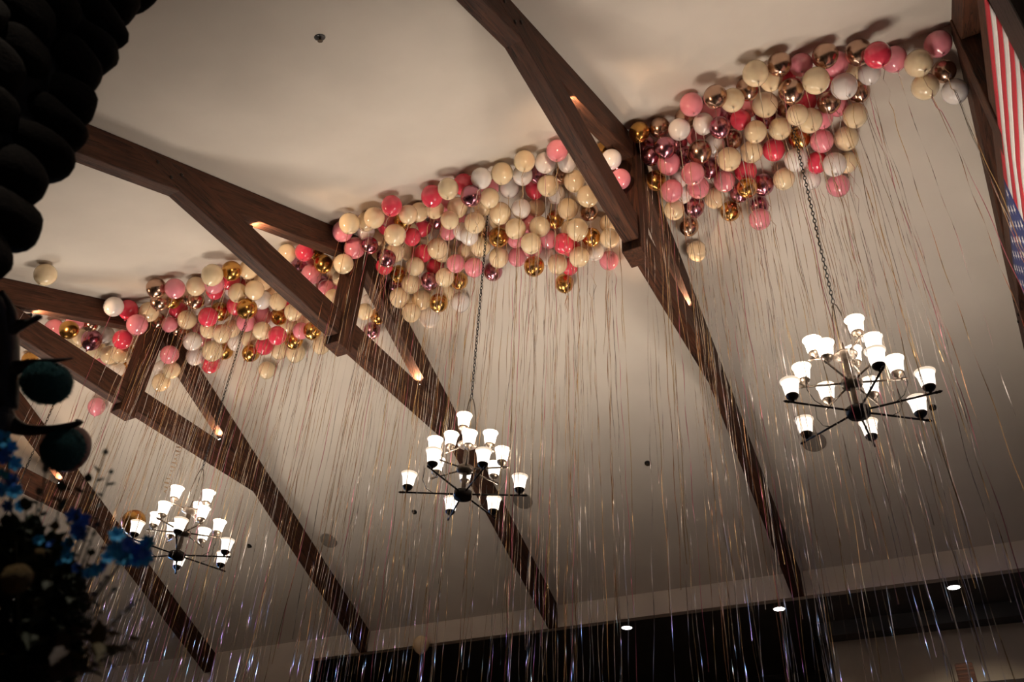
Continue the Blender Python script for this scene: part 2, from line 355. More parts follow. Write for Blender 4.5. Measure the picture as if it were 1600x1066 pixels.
def knot_mesh(nm, mt):
    bm = bmesh.new(); lathe(bm, [(.085, -1.33), (.09, -1.315), (.035, -1.27), (.06, -1.245), (.055, -1.22)], 10, cap0=True)
    me = bpy.data.meshes.new(nm); bm.to_mesh(me); bm.free(); me.materials.append(mt)
    return me
BM, KM = {}, {}
for k, (nm, c) in LATEX.items():
    mt = mat(nm.replace(' ', '_')+'_latex', c, .18, coat=.8, spec=.5, sub=.2); BM[k] = balloon_mesh('balloon', mt)
    KM[k] = knot_mesh('knot', mat(nm.replace(' ', '_')+'_latex_knot', tuple(x*.55 for x in c), .4))
for k, (nm, c) in CHROME.items():
    mt = mat(nm.replace(' ', '_')+'_balloon', c, .24, 1.0); BM[k] = balloon_mesh('balloon', mt); KM[k] = knot_mesh('knot', mt)
# ribbons: a few curled shapes, 1 m of local z, shared by all balloons
RIB = [mat('gold_ribbon', (.72, .50, .24), .26, .9), mat('champagne_ribbon', (.78, .66, .52), .26, .9), mat('silver_ribbon', (.78, .74, .72), .24, .9),
       mat('rose_ribbon', (.66, .22, .30), .28, .9), mat('copper_ribbon', (.62, .34, .18), .26, .9)]
rr = random.Random(21)
def ribbon_mesh(L, w=.0062):
    n = int(L/.11); V = []; Fc = []; ph = rr.uniform(0, 6); tw = rr.uniform(0, 6); a1, a2 = rr.uniform(.01, .05), rr.uniform(.01, .05); k1, k2 = rr.uniform(.3, 1.0), rr.uniform(.3, 1.0)
    curl = rr.random() < .3; rate = 0
    for i in range(n+1):
        z = -L*i/n; env = min(1, i/8)
        x = env*(a1*math.sin(k1*z+ph)+.006*math.sin(7*z+ph*2)); y = env*(a2*math.sin(k2*z+ph*1.7)+.006*math.sin(6.1*z+ph))
        if curl and i < 6: x += .02*math.sin(i*2.1); y += .02*math.cos(i*2.1)-.02
        rate += rr.uniform(-.25, .25); rate = max(-.8, min(.8, rate)); tw += rate*.9
        c, s = math.cos(tw)*w/2, math.sin(tw)*w/2
        V += [(x-c, y-s, z), (x+c, y+s, z)]
        if i: b = 2*i; Fc.append((b-2, b-1, b+1, b))
    me = bpy.data.meshes.new('ribbon'); me.from_pydata(V, [], Fc); me.update(); me.materials.append(RIB[0])
    for p in me.polygons: p.use_smooth = True
    return me
RMS = [ribbon_mesh(L) for L in [5.2, 5.6, 6.0, 6.3, 6.6, 6.9, 7.2]*6]
RMS_SHORT = [ribbon_mesh(L) for L in [2.6, 3.2, 3.8, 4.4, 4.8]*2]
# crops of the photograph: origin, scale, and the balloons read in each (x, y, radius, colour, how far in front)
CROPS = [
 (1300, 30, .16884, '980,228,122,p2 800,408,122,c2 1035,480,105,r1 860,622,120,c1 1135,668,112,w2 570,368,118,p1 420,330,115,h2 245,305,120,r2 345,500,90,w0 205,460,90,c0 110,620,115,w2 250,670,95,r1 215,890,110,c2'),
 (1130, 50, .15015, '1060,245,132,r2 810,340,120,p1 1170,330,130,p0 585,335,125,r2 335,430,132,c2 500,500,115,c1 965,505,130,c2 1060,500,100,h0 710,610,125,r1 660,790,100,r0 860,720,105,h1 1100,730,115,r1 1190,770,100,p0 250,590,118,r1 95,710,120,c1 435,755,130,c2 250,790,85,p0 180,910,95,h0 440,900,110,u1 900,920,125,c2 1030,900,85,p0 640,460,80,h0 770,860,70,c0'),
 (960, 130, .15015, '800,220,122,p2 1050,140,118,r2 1000,290,100,p1 740,370,115,r1 675,480,110,w1 925,420,105,w1 1150,340,90,u1 1095,460,90,u1 470,460,108,r2 260,510,108,g2 325,650,85,u0 525,670,110,u2 385,755,85,u1 565,835,115,p1 660,640,70,u0 430,885,75,w0 850,550,90,p0 890,710,118,r2 1040,650,115,w1 740,760,75,u0 1230,580,105,r1 1190,790,120,c2 660,970,85,w0 815,940,115,p2 1000,880,90,u1'),
 (1000, 250, .15947, '155,200,98,g2 310,300,105,p2 570,270,105,p1 375,180,80,w0 825,205,103,p2 1035,110,110,h1 1050,270,98,g2 975,320,95,u1 1205,240,105,u1 1410,185,105,c2 730,370,102,c2 885,500,100,g2 525,450,105,u2 335,490,97,c2 480,650,95,r2 555,890,98,c2 1165,450,95,u1 1175,580,105,p2 420,330,70,w0'),
 (1150, 150, .15942, '190,350,105,c1 430,320,108,c1 150,545,110,c2 370,525,110,h2 590,625,112,w2 620,410,105,g0 840,440,112,p1 1080,415,118,c2 790,650,105,h1 965,670,112,w2 1090,650,95,c0 1000,875,112,p2 730,820,90,w0'),
 (800, 200, .15008, '470,235,115,p2 130,345,112,c2 345,360,110,w1 570,360,100,w0 110,490,105,w0 265,480,85,u0 515,490,90,r0 235,640,100,h0 375,600,110,c2 460,690,100,w1 650,550,110,c1 690,680,90,w0 790,710,112,c2 95,840,100,w2 255,830,95,c0 450,950,90,g0 580,840,108,c2 800,870,98,r1 165,980,85,p0 1035,325,85,w0 1100,420,90,u0 1130,530,90,p0 955,245,80,g0'),
 (660, 210, .15015, '100,640,115,h1 268,565,108,c2 430,520,112,h0 612,455,110,w2 505,640,105,u2 700,560,98,p1 830,405,115,c2 905,560,102,w1 700,660,98,c1 365,760,105,c1 625,750,95,c0 160,880,102,u2 285,890,90,c1 545,920,105,c2 810,820,112,c2 800,895,105,c1 970,980,105,c2 1100,930,80,p0 1220,960,105,c2 390,910,85,p0 270,1010,85,p0 410,1010,85,w0 620,1000,70,r0 230,730,80,p0 130,780,80,c0'),
 (510, 250, .15008, '170,740,108,p1 240,660,108,c2 420,640,102,c1 500,600,108,c2 410,740,95,w0 680,475,108,h2 650,610,85,p0 620,690,85,h0 295,915,108,p2 450,890,85,u1 850,565,98,c1 965,540,100,c2 560,800,95,c1 715,780,108,c2 870,740,90,c0 1000,710,88,h0 890,800,88,h0 715,960,100,c1 850,950,95,c1 1010,970,95,h1 1160,920,108,c2 550,950,80,c0 610,1010,75,u0 795,640,75,g0'),
 (560, 380, .15015, '270,240,85,h0 300,160,85,u1 420,320,92,g2 385,430,80,u0 550,420,100,c2 430,565,105,c2 500,600,85,w0 590,240,95,c1 875,100,98,c1 800,250,95,h1 1015,210,95,p1 1125,90,100,c1 1205,250,100,p2 740,390,92,u1 900,355,97,c2 1050,390,92,g1 905,510,92,c1 835,620,95,g2 660,590,105,c1 550,720,95,c2 740,770,105,w1 1060,610,100,w0 125,600,80,w1 65,710,80,c1 205,760,75,g1 140,910,88,u2'),
 (720, 320, .1625, '80,300,85,w0 190,400,98,c1 365,310,98,g2 365,505,95,c2 310,640,92,u1 530,330,80,p0 675,370,95,c2 690,420,90,p1 545,500,92,p1 705,590,95,g1 840,330,92,p1 820,490,90,w0 985,370,95,h1 1060,410,90,h0 930,570,95,c2 1050,590,85,h0 995,755,90,g2 1120,235,102,c2 1060,240,98,c1 1255,310,88,g1 1140,500,95,c1 1185,400,80,c0 1430,320,92,c1 1425,535,94,p2 1290,450,80,w0 1420,180,80,c0'),
 (320, 370, .21572, '55,275,75,c2 195,245,70,g2 320,235,70,c1 185,310,70,h0 70,340,68,p0 75,385,65,h0 200,370,65,w0 315,330,65,r1 160,440,65,w1 240,405,65,c0 360,385,66,c1 420,325,65,c1 470,385,62,c0 280,430,62,p0 110,540,68,g2 305,520,70,g2 420,455,64,w0 225,500,64,h0 410,570,72,p1 540,575,63,g2 530,470,62,c0 580,460,58,h0 25,580,67,h2 200,570,64,w0 110,630,60,w0 300,620,66,p1 490,640,58,w0 610,640,66,c1 640,545,62,c0 660,520,58,p0 415,680,64,c1 195,665,62,c0 125,700,64,c1 30,670,60,c0 525,715,64,h1 700,680,60,p1 780,680,64,g2 725,605,58,c0 645,750,65,g1 435,785,66,h2 325,735,62,c1 335,840,62,g1 225,760,62,w0 145,825,62,g1 55,825,72,c2 45,920,66,h1 545,820,66,c1 660,840,68,c1 845,785,65,c2 450,965,62,c2 595,120,68,c1 720,110,66,h2 690,195,63,u1 805,105,55,g0 785,155,58,p0 775,270,72,p1 860,195,66,g2 1005,195,68,c2 940,245,62,c0 985,300,60,c0 970,370,62,p0 860,340,58,u0 880,370,58,p0 930,440,60,c0 1000,470,56,w0'),
 (160, 400, .18765, '450,265,82,r2 605,270,82,p2 780,250,80,c2 480,375,75,r1 580,370,70,g0 715,340,68,r0 780,370,68,r0 95,420,80,w2 215,445,82,h1 290,570,80,p2 390,465,80,c1 520,490,72,w0 630,440,78,h1 705,530,76,c2 470,540,60,r0 560,570,60,p0 790,430,62,w0 880,345,72,w1 885,600,66,c0 755,600,62,p0 750,710,74,w1 840,690,66,p0 770,835,73,w1 690,640,60,r0 620,600,62,r0 560,820,73,p2 500,940,72,w0 580,950,66,c0 490,1050,72,c0 190,895,62,g0 120,940,66,w0 200,1010,58,g0'),
 (60, 410, .15015, '75,125,112,c2 170,690,100,p0 320,700,92,g1 380,620,90,p0 540,640,80,r0 555,805,100,u2 700,750,88,w0 880,800,96,h2 600,900,100,c1 740,960,92,c1 860,940,100,c1 1050,810,90,c1 1010,900,85,g0 1000,1010,80,c0 440,770,85,c0 640,1020,80,p0 380,830,80,c0'),
 (0, 0, 1, '151,635,13,p2 47,562,12,g1 209,815,18,g2 658,1007,13,c2'),
]
BL = []
for ox, oy, sc, txt in CROPS:
    for tok in txt.split():
        a, b, r, k = tok.split(','); BL.append((ox+float(a)*sc, oy+float(b)*sc, float(r)*sc, k[0], int(k[1])))
placed = []; n_fallback = 0
def free_truss(p, r):
    for X in TX:
        dx = abs(p.x-X)
        if dx > WT/2+.025+r: continue
        dy = abs(p.y-RID_Y)
        below = (RID_Z-TT*dy-p.z)*math.cos(TH)
        gap = dx-WT/2
        if below < RD*math.cos(TH)+r and gap < r: return False
        if p.z > ZC0-.13-r and dy < .145+r and gap < r: return False
        if ZC0-r < p.z < ZC1+r and dy < 3.6 and gap < r: return False
    return True
def free_chain(p, r):          # the chandelier chains run down through the clusters
    return all(math.hypot(p.x-x, p.y-RID_Y) > r+.022 for x, *_ in CHAND)
def ceil_t(v, r):
    off = r*1.10/math.cos(TH)
    t1 = (RID_Z-off-CAM.z + TT*RID_Y)/(v.z+TT*v.y)         # far slope
    dn = v.z-TT*v.y
    t2 = (RID_Z-off-CAM.z - TT*RID_Y)/dn if dn > 1e-6 else 1e9
    return min(t1, t2)
for i in sorted(range(len(BL)), key=lambda i: (BL[i][4], BL[i][1])):
    px, py, pr, k, lv = BL[i]; v = ray(px, py)
    r = .14
    for _ in range(3):
        t = ceil_t(v, r); r = max(.118, min(.158, pr*t/F_PX))
    t0 = t
    if px == 209: r = .15; t0 = t = r*F_PX/pr
    if px == 658: r = .15; t0 = t = (Y_FAR-r-.02)/v.y; t0 = t = min(t, ceil_t(v, r))
    best = None
    while t > t0-1.8:
        p = CAM + v*t
        if free_truss(p, r) and free_chain(p, r) and all((p-q).length > 1.0*(r+s) for q, s, *_ in placed): best = p; break
        t -= .02
    if best is None:
        n_fallback += 1
        p = CAM + v*(t0-.05*lv)
        for X in TX:
            if abs(p.x-X) < WT/2+.03+r: p.x = X+(1 if p.x > X else -1)*(WT/2+.03+r)
        best = p
    placed.append((best, r, k, px, py))
rb = random.Random(5); misses = []
def ribbon_clear(me, W_):
    P = [W_ @ v.co for v in me.vertices][::2]
    if P[-1].z < .3: return False
    for p in P:
        for X in TX:
            if abs(p.x-X) < WT/2+.01 and (p.z > RID_Z-TT*abs(p.y-RID_Y)-RD or (ZC0-.14 < p.z < ZC1 and abs(p.y-RID_Y) < 3.6)): return False
    for x, z0, low, mid, top in CHAND:
        if abs(P[0].x-x) > 1.3 or abs(P[0].y-RID_Y) > 1.3: continue
        for p, q in zip(P, P[1:]):
            for f in (0, .5):
                c = p.lerp(q, f); u, v_, h = c.x-x, c.y-RID_Y, c.z-z0; rad = math.hypot(u, v_)
                if h > -.1 and rad < (.125 if h < 1.2 else .03): return False
                for angs, R, rl, zb in ((low, .66, .575, 0), (mid, .455, .385, .29), (top, .315, .25, .58)):
                    if not -.08 < h-zb < .24: continue
                    for a in angs:
                        a = math.radians(a); ca, sa = math.cos(a), math.sin(a)
                        if math.hypot(u-rl*ca, v_-rl*sa) < .097 and h-zb > -.02: return False
                        if 0 < u*ca+v_*sa < R+.03 and abs(-u*sa+v_*ca) < .022 and abs(h-zb) < .075: return False
    return True
nb = {}
for p, r, k, px, py in placed:
    nm = (LATEX.get(k) or CHROME.get(k))[0]; b = bay(p.x)
    if px == 658: lab = 'stray cream balloon resting against the eave above the dark opening'
    elif px == 209: lab = 'stray gold balloon floating behind the chandelier, apart from the cluster'
    elif abs(px-71.3) < 1 and abs(py-428.8) < 1: lab = 'lone cream balloon against the bare ceiling beside the stone chimney'
    else:
        chx = (-12.37, -8.385, -4.36, -.485, 3.3)[b]
        if abs(p.x-chx) < .45 and abs(p.y-RID_Y) < .75: wh = 'by the chandelier chain'
        elif p.x > TX[min(4, b+1)]-.55: wh = 'beside the truss towards the flag'
        elif p.x < TX[b]+.55: wh = 'beside the truss away from the flag'
        elif p.y < RID_Y-.1: wh = 'along the bare ceiling slope'
        elif p.y > RID_Y+.85: wh = 'at the ragged lower edge of the cluster'
        else: wh = 'amid the cluster'
        lab = nm + ' balloon ' + wh + ', ' + ('fourth', 'third', 'second', 'first', 'beyond')[b] + ' bay from the flag'
    o = data_obj('balloon', BM[k], None, p, (rb.uniform(-.16, .16), rb.uniform(-.16, .16), rb.uniform(0, 6)), (r, r, r*rb.uniform(.98, 1.06)))
    tag(o, lab, 'balloon', lab.replace('balloon', 'balloons', 1))
    data_obj('knot', KM[k], o)
    o_m = Matrix.LocRotScale(o.location, o.rotation_euler, o.scale)
    kn = o_m @ Vector((0, 0, -1.27))
    for j in range(2 if rb.random() < .38 else 1):
        right = max(0, (px-1250)/250)
        dx = 0
        for X in TX:
            if abs(kn.x-X) < WT/2+.09: dx = math.copysign(WT/2+.10, kn.x-X if abs(kn.x-X) > .01 else 1) - (kn.x-X)
        short = rb.random() < .15+.5*min(1, right)
        for attempt in range(60):          # hang straight down, another shape or lean if it would touch a chandelier or the floor
            me = rb.choice(RMS_SHORT if short or kn.z < 7.6 or attempt > 45 else RMS)
            lean = .02+.0012*attempt
            W_ = Matrix.LocRotScale(Vector((kn.x+dx, kn.y, kn.z)), Matrix.Rotation(rb.uniform(-lean, lean), 3, 'X') @ Matrix.Rotation(rb.uniform(-lean, lean), 3, 'Y') @ Matrix.Rotation(rb.uniform(0, 6), 3, 'Z'), Vector((1, 1, 1)))
            if ribbon_clear(me, W_): break
        else: misses.append((px, py))
        e = link(bpy.data.objects.new('ribbon', me), o)
        e.material_slots[0].link = 'OBJECT'; e.material_slots[0].material = rb.choices(RIB, (4, 6, 6, 1.6, 1.4))[0]
        e.matrix_basis = o_m.inverted() @ W_
    nb[b] = nb.get(b, 0)+1
print('BALLOONS', len(placed), nb, 'unplaced', n_fallback, 'ribbon misses', misses)
# ---------------------------------------------------------------- flag hanging from the collar beam
FX, FY0, FY1, FZ1, FH = TX[4]-WT/2-.012, 5.085, 8.75, ZC0+.0, 2.0
fl = thing('flag', 'large red and white striped flag with white stars on navy, hanging from the truss', 'flag', (FX, FY1, FZ1))
def flag_x(y, z):
    a = (FZ1-z)/FH
    return -.0 - .03*a*math.sin(3.1*y+1.3*a) - .05*a*math.exp(-((y-FY0)/.5)**2)*math.sin(5*a+y*2)
def cloth(name, y0, y1, z0, z1, mt, nx=40, nz=3):
    V = []; Fc = []
    for i in range(nx+1):
        for j in range(nz+1):
            y = y0+(y1-y0)*i/nx; z = z0+(z1-z0)*j/nz
            ripple = .018*((FZ1-z)/FH)*math.sin(9*y)
            V.append((flag_x(y, z), y-FY1+.02*math.sin(4*z)*((FZ1-z)/FH), z-FZ1+ripple))
            if i and j: a = i*(nz+1)+j; Fc.append((a-nz-2, a-1, a, a-nz-1))
    o = mesh_obj(name, V, Fc, mt, fl, True); md = o.modifiers.new('thickness', 'SOLIDIFY'); md.thickness = .003
sh = FH/13; CY = FY0+.6*(FY1-FY0)
for i in range(13):
    cloth('red_stripe' if i % 2 == 0 else 'white_stripe', FY0, CY if i < 7 else FY1, FZ1-sh*(i+1), FZ1-sh*i, M['red'] if i % 2 == 0 else M['white_cloth'])
cloth('star_field', CY, FY1, FZ1-sh*7, FZ1, M['navy'], 20, 8)
V = []; Fc = []
for rr_ in range(9):
    for c in range(6 if rr_ % 2 == 0 else 5):
        cyy = FY1-(FY1-CY)*((2*c+1+(rr_ % 2))/12); cz = FZ1-sh*7*((rr_+1)/10); b = len(V)
        for q in range(10):
            a = PI/2+q*PI/5; R_ = .062 if q % 2 == 0 else .026
            y, z = cyy-R_*math.cos(a), cz+R_*math.sin(a); V.append((flag_x(y, z)-.006, y-FY1+.02*math.sin(4*z)*((FZ1-z)/FH), z-FZ1+.018*((FZ1-z)/FH)*math.sin(9*y)))
        V.append((flag_x(cyy, cz)-.006, cyy-FY1+.02*math.sin(4*cz)*((FZ1-cz)/FH), cz-FZ1+.018*((FZ1-cz)/FH)*math.sin(9*cyy)))
        for q in range(10): Fc.append((b+q, b+(q+1) % 10, b+10))
mesh_obj('stars', V, Fc, M['white_cloth'], fl)
# ---------------------------------------------------------------- blue party spotlights high on the end wall
for i, (y, z_, tx, ty, tz, wt) in enumerate(((11.4, 6.6, -9.0, 9.3, 4.0, 1), (9.4, 7.2, -7.0, 8.6, 4.0, .7), (7.4, 7.6, -4.0, 8.0, 4.0, .5))):
    f = thing('party_spotlight', 'black party spotlight with a blue lens on the end wall', 'spotlight', (X_L, y, z_), 'blue party spotlights')
    dv = (Vector((tx, ty, tz)) - Vector((X_L+.25, y, z_))).normalized(); q = dv.to_track_quat('Z', 'Y')
    bm = bmesh.new(); box(bm, 0, .03, -.08, .08, -.08, .08); box(bm, .03, .2, -.02, .02, -.02, .02); bm_obj('wall_bracket', bm, M['black'], f)
    for nm, pr_, mt in (('body', [(.06, -.10), (.085, -.06), (.085, .10), (.09, .12)], 'black'), ('lens', [(.08, .105), (.08, .11)], 'blue_lens')):
        bm = bmesh.new(); lathe(bm, pr_, 20, cap0=(nm == 'body'), cap1=(nm == 'lens')); b = bm_obj(nm, bm, M[mt], f); b.location = (.25, 0, 0); b.rotation_mode = 'QUATERNION'; b.rotation_quaternion = q
    ld = bpy.data.lights.new('blue_lamp', 'SPOT'); ld.energy = BLUE_W*wt; ld.color = (.22, .50, 1) if i != 2 else (.50, .30, 1); ld.spot_size = math.radians(48); ld.spot_blend = .8; ld.shadow_soft_size = .08
    lo = link(bpy.data.objects.new('blue_lamp', ld), f); lo.location = Vector((.25, 0, 0))+dv*.14
    lo.rotation_mode = 'QUATERNION'; lo.rotation_quaternion = (-dv).to_track_quat('Z', 'Y')
# a gold curled streamer hanging from the collar of the fourth truss
v = ray(283, 690); tp = CAM + v*((TX[1]-.05-CAM.x)/v.x)
bm = bmesh.new(); prev = None
for i in range(140):
    t = i/139; a = i*.55; R_ = .035*(1+.5*math.sin(i*.13)); c = Vector((R_*math.cos(a), R_*math.sin(a), -t*.85)); w_ = Vector((0, 0, .006))
    cur = (bm.verts.new(c-w_), bm.verts.new(c+w_))
    if prev: bm.faces.new((prev[0], cur[0], cur[1], prev[1]))
    prev = cur
o = tag(bm_obj('curled_streamer', bm, RIB[0], None, True), 'gold curled streamer dangling from the truss fourth from the flag', 'streamer'); o.location = (tp.x, tp.y, min(tp.z, ZC0-.005))
# ---------------------------------------------------------------- stone chimney
CX1, CY1, CY0, CX0 = -2.79, 1.10, .42, -4.9
def zc(y): return RID_Z - TT*abs(y-RID_Y) - .02
chim = thing('stone_chimney', 'dark chimney of rounded river stones in black mortar', 'chimney', ((CX0+CX1)/2, (CY0+CY1)/2, 0))
bm = bmesh.new(); prism_x(bm, CX0, CX1, [(CY0, 0), (CY1, 0), (CY1, zc(CY1)), (CY0, zc(CY0))])
for v in bm.verts: v.co -= Vector(chim.location)
bm_obj('mortar_core', bm, M['mortar'], chim)
rs = random.Random(3); STM = []
for q in range(10):
    bm = bmesh.new(); bmesh.ops.create_icosphere(bm, subdivisions=3, radius=1)
    off = Vector((q*7.1, q*3.3, 1.7))
    for v in bm.verts:
        c = v.co.copy(); e = Vector([math.copysign(abs(a)**.8, a) for a in c])
        v.co = e*(1+.16*noise.noise(c*1.1+off))
    me = bpy.data.meshes.new('stone'); bm.to_mesh(me); bm.free(); me.materials.append(M['stone'])
    for p in me.polygons: p.use_smooth = True
    STM.append(me)
z = .12; row = 0
while z < 7.0:
    h = rs.uniform(.15, .205); zm = z+h/2
    def st(x, y, sx, sy, sz):
        if zm+sz > zc(y)-.05: return
        data_obj('stone', rs.choice(STM), chim, Vector((x, y, zm))-Vector(chim.location), (rs.uniform(-.25, .25), rs.uniform(-.2, .2), rs.uniform(-.15, .15)), (sx, sy, sz))
    st(CX1-.05, CY1-.06+rs.uniform(-.035, .03), .12, rs.uniform(.11, .15), h*.54)
    y = CY1-.22-(.06 if row % 2 else 0)
    while y > CY0:
        wd = rs.uniform(.17, .25); st(CX1+rs.uniform(-.02, .01), y-wd/2+.05, .085, wd*.54, h*.54); y -= wd
    x = CX1-.22
    while x > CX1-.75:
        wd = rs.uniform(.18, .26); st(x-wd/2+.05, CY1+rs.uniform(-.03, .0), wd*.54, .08, h*.54); x -= wd
    z += h; row += 1

def at(px, py, dist): return CAM + ray(px, py)*dist
# ---------------------------------------------------------------- antler on the chimney with hanging moss balls
ant = thing('antler', 'dark curved antler jutting from the stone chimney above the blue flowers', 'antler', at(-40, 600, 3.05))
def chain_obj(name, pts, rad, mt, parent, n=10):
    P = [at(*p) - Vector(parent.location) for p in pts]
    Q, Rr = [], []
    for i in range(len(P)-1):        # catmull-rom
        p0, p1, p2, p3 = P[max(i-1, 0)], P[i], P[i+1], P[min(i+2, len(P)-1)]
        for s in range(5):
            t = s/5; Q.append(.5*((2*p1)+(p2-p0)*t+(2*p0-5*p1+4*p2-p3)*t*t+(3*p1-p0-3*p2+p3)*t**3)); Rr.append(rad[i]+(rad[i+1]-rad[i])*t)
    Q.append(P[-1]); Rr.append(rad[-1])
    bm = bmesh.new(); tube(bm, Q, Rr, n); return bm_obj(name, bm, mt, parent, True)
chain_obj('main_beam', [(-90, 480, 3.02), (-20, 470, 3.1), (2, 520, 3.15), (0, 590, 3.15), (-2, 650, 3.12), (-25, 720, 3.05)], [.05, .05, .055, .065, .06, .04], M['antler'], ant)
chain_obj('tine', [(0, 455, 3.12), (12, 480, 3.13), (14, 500, 3.14), (0, 540, 3.15)], [.012, .022, .03, .04], M['antler'], ant)
chain_obj('tine', [(0, 520, 3.14), (24, 510, 3.15), (46, 503, 3.16), (60, 496, 3.17), (63, 499, 3.17)], [.045, .026, .012, .013, .006], M['antler'], ant)
chain_obj('tine', [(0, 582, 3.14), (28, 574, 3.15), (58, 566, 3.15), (90, 563, 3.16), (115, 560, 3.17)], [.05, .026, .012, .008, .002], M['antler'], ant)
chain_obj('tine', [(-5, 640, 3.12), (14, 661, 3.13), (40, 672, 3.14), (80, 671, 3.15), (118, 663, 3.16), (124, 658, 3.16)], [.055, .034, .022, .016, .012, .016], M['antler'], ant)
M['teal'] = mat('teal_moss', (.02, .105, .115), .95, noise_scale=40, var=.6, bump=.8)
M['mauve'] = mat('mauve_ornament', (.20, .10, .09), .5, noise_scale=10, var=.2)
def fuzzy_ball(px, py, d, rx, rz, label):
    c = at(px, py, d); o = thing('moss_ball', label, 'ornament', c, 'teal moss balls')
    bm = bmesh.new(); bmesh.ops.create_icosphere(bm, subdivisions=4, radius=1)
    for v in bm.verts: v.co = v.co*(1+.05*noise.noise(v.co*4+c)+.03*noise.noise(v.co*13))
    b = bm_obj('core', bm, M['teal'], o, True); b.scale = (rx*.95, rx*.95, rz*.95)
    V, Fc = [], []; rf = random.Random(int(px))
    for i in range(1500):
        n = Vector((rf.gauss(0, 1), rf.gauss(0, 1), rf.gauss(0, 1))).normalized(); p = Vector((n.x*rx, n.y*rx, n.z*rz))*.94
        u = n.orthogonal().normalized(); u.rotate(Matrix.Rotation(rf.uniform(0, 6), 3, n)); L = rf.uniform(.005, .012); k = len(V)
        V += [p-u*.0016, p+u*.0016, p+n*L+u*rf.uniform(-.004, .004)]; Fc.append((k, k+1, k+2))
    f = mesh_obj('fuzz', V, Fc, M['teal'], o); f['kind'] = 'stuff'
fuzzy_ball(73, 598, 3.17, .092, .080, 'oval teal moss ball hanging under the thin antler tine')
fuzzy_ball(98, 702, 3.16, .078, .084, 'round teal moss ball at the tip of the lowest antler tine')
bm = bmesh.new(); bmesh.ops.create_icosphere(bm, subdivisions=3, radius=1)
o = tag(bm_obj('mauve_ball', bm, M['mauve'], None, True), 'smooth mauve ball behind the lower teal moss ball', 'ornament'); o.location = at(111, 702, 3.36); o.scale = (.072, .072, .095)

# ---------------------------------------------------------------- flower arrangement on a tall stand
BASE = at(28, 1120, 2.25)
M['leaf'] = mat('dark_green_leaf', (.016, .024, .009), .75, noise_scale=20, var=.5)
M['olive'] = mat('olive_leaf', (.07, .05, .010), .7, noise_scale=20, var=.4)
M['grey_leaf'] = mat('grey_green_leaf', (.05, .075, .075), .6, noise_scale=20, var=.4)
M['brown_leaf'] = mat('brown_leaf', (.030, .014, .008), .7, noise_scale=20, var=.4)
M['stem'] = mat('green_stem', (.02, .025, .01), .6)
M['blue'] = mat('bright_blue_petal', (.03, .42, 1.0), .7, noise_scale=60, var=.35)
M['deep_blue'] = mat('deep_blue_petal', (.02, .14, .62), .6, noise_scale=60, var=.35)
M['yellow'] = mat('yellow_flower', (.15, .085, .006), .8, noise_scale=200, var=.4, bump=.8)
M['lilac'] = mat('grey_lilac_floret', (.16, .15, .19), .7, noise_scale=60, var=.3)
def leaf_mesh(mt, L=1, wd=.34):
    V = [(0, 0, 0)]; n = 5
    for i in range(1, n):
        t = i/n; ww = wd*math.sin(PI*t**.8); zz = -.18*t*t
        V += [(t*L, -ww, zz+.06), (t*L, 0, zz), (t*L, ww, zz+.06)]
    V.append((L, 0, -.2)); Fc = [(0, 1, 2), (0, 2, 3)]
    for i in range(n-2):
        a = 1+3*i; Fc += [(a, a+3, a+4, a+1), (a+1, a+4, a+5, a+2)]
    a = 1+3*(n-2); e = len(V)-1; Fc += [(a, e, a+1), (a+1, e, a+2)]
    me = bpy.data.meshes.new('leaf'); me.from_pydata(V, [], Fc); me.update(); me.materials.append(mt)
    for p in me.polygons: p.use_smooth = True
    return me
LFM = {k: leaf_mesh(M[k]) for k in ('leaf', 'olive', 'grey_leaf', 'brown_leaf')}
LFM['lilac'] = leaf_mesh(M['lilac'], 1, .5)
def blossom_mesh(mt):
    bm = bmesh.new()
    for k in range(6):
        a = 2*PI*k/6; R_ = Matrix.Rotation(a, 3, 'Z'); tl = Matrix.Rotation(-.45, 3, 'Y')
        pts = [(0, 0, 0), (.35, -.22, .02), (.75, -.33, .0), (1, 0, -.10), (.75, .33, .0), (.35, .22, .02), (.6, 0, .09)]
        vs_ = [bm.verts.new(R_ @ (tl @ Vector(p))) for p in pts]
        for f in ((0, 1, 6), (1, 2, 6), (2, 3, 6), (3, 4, 6), (4, 5, 6), (5, 0, 6)): bm.faces.new([vs_[i] for i in f])
    lathe(bm, [(.12, 0), (.14, .08), (.08, .15)], 8, cap1=True)
    me = bpy.data.meshes.new('blossom'); bm.to_mesh(me); bm.free(); me.materials.append(mt)
    for p in me.polygons: p.use_smooth = True
    return me
BLM = {'b': blossom_mesh(M['blue']), 'd': blossom_mesh(M['deep_blue'])}
rf = random.Random(11)
def face_quat(n): return n.to_track_quat('Z', 'Y')
def stem_curve(tip, sag=.06):
    b = BASE + Vector((rf.uniform(-.03, .03), rf.uniform(-.03, .03), rf.uniform(-.05, .0)))
    mid = b.lerp(tip, .5) + Vector((0, 0, sag*rf.uniform(.4, 1.2)))
    return [(1-t)**2*b + 2*t*(1-t)*mid + t*t*tip for t in [i/10 for i in range(11)]]
def flower_stem(tip, blooms, label):
    o = thing('blue_flower_stem', label, 'flower', BASE, 'blue flowers in the arrangement')
    P = stem_curve(at(*tip)); bm = bmesh.new(); tube(bm, [p-BASE for p in P], [.004]*6+[.003]*5, 6); bm_obj('stem', bm, M['stem'], o)
    for px, py, r, c in blooms:
        p = at(px, py, tip[2]+rf.uniform(-.03, .03)); n = (CAM-p).normalized() + Vector((rf.uniform(-.8, .8), rf.uniform(-.8, .8), rf.uniform(-.5, .8)))
        b = data_obj('blossom', BLM[c], o, p-BASE, None, r*2.25/F_PX*1.2); b.rotation_mode = 'QUATERNION'; b.rotation_quaternion = face_quat(n)
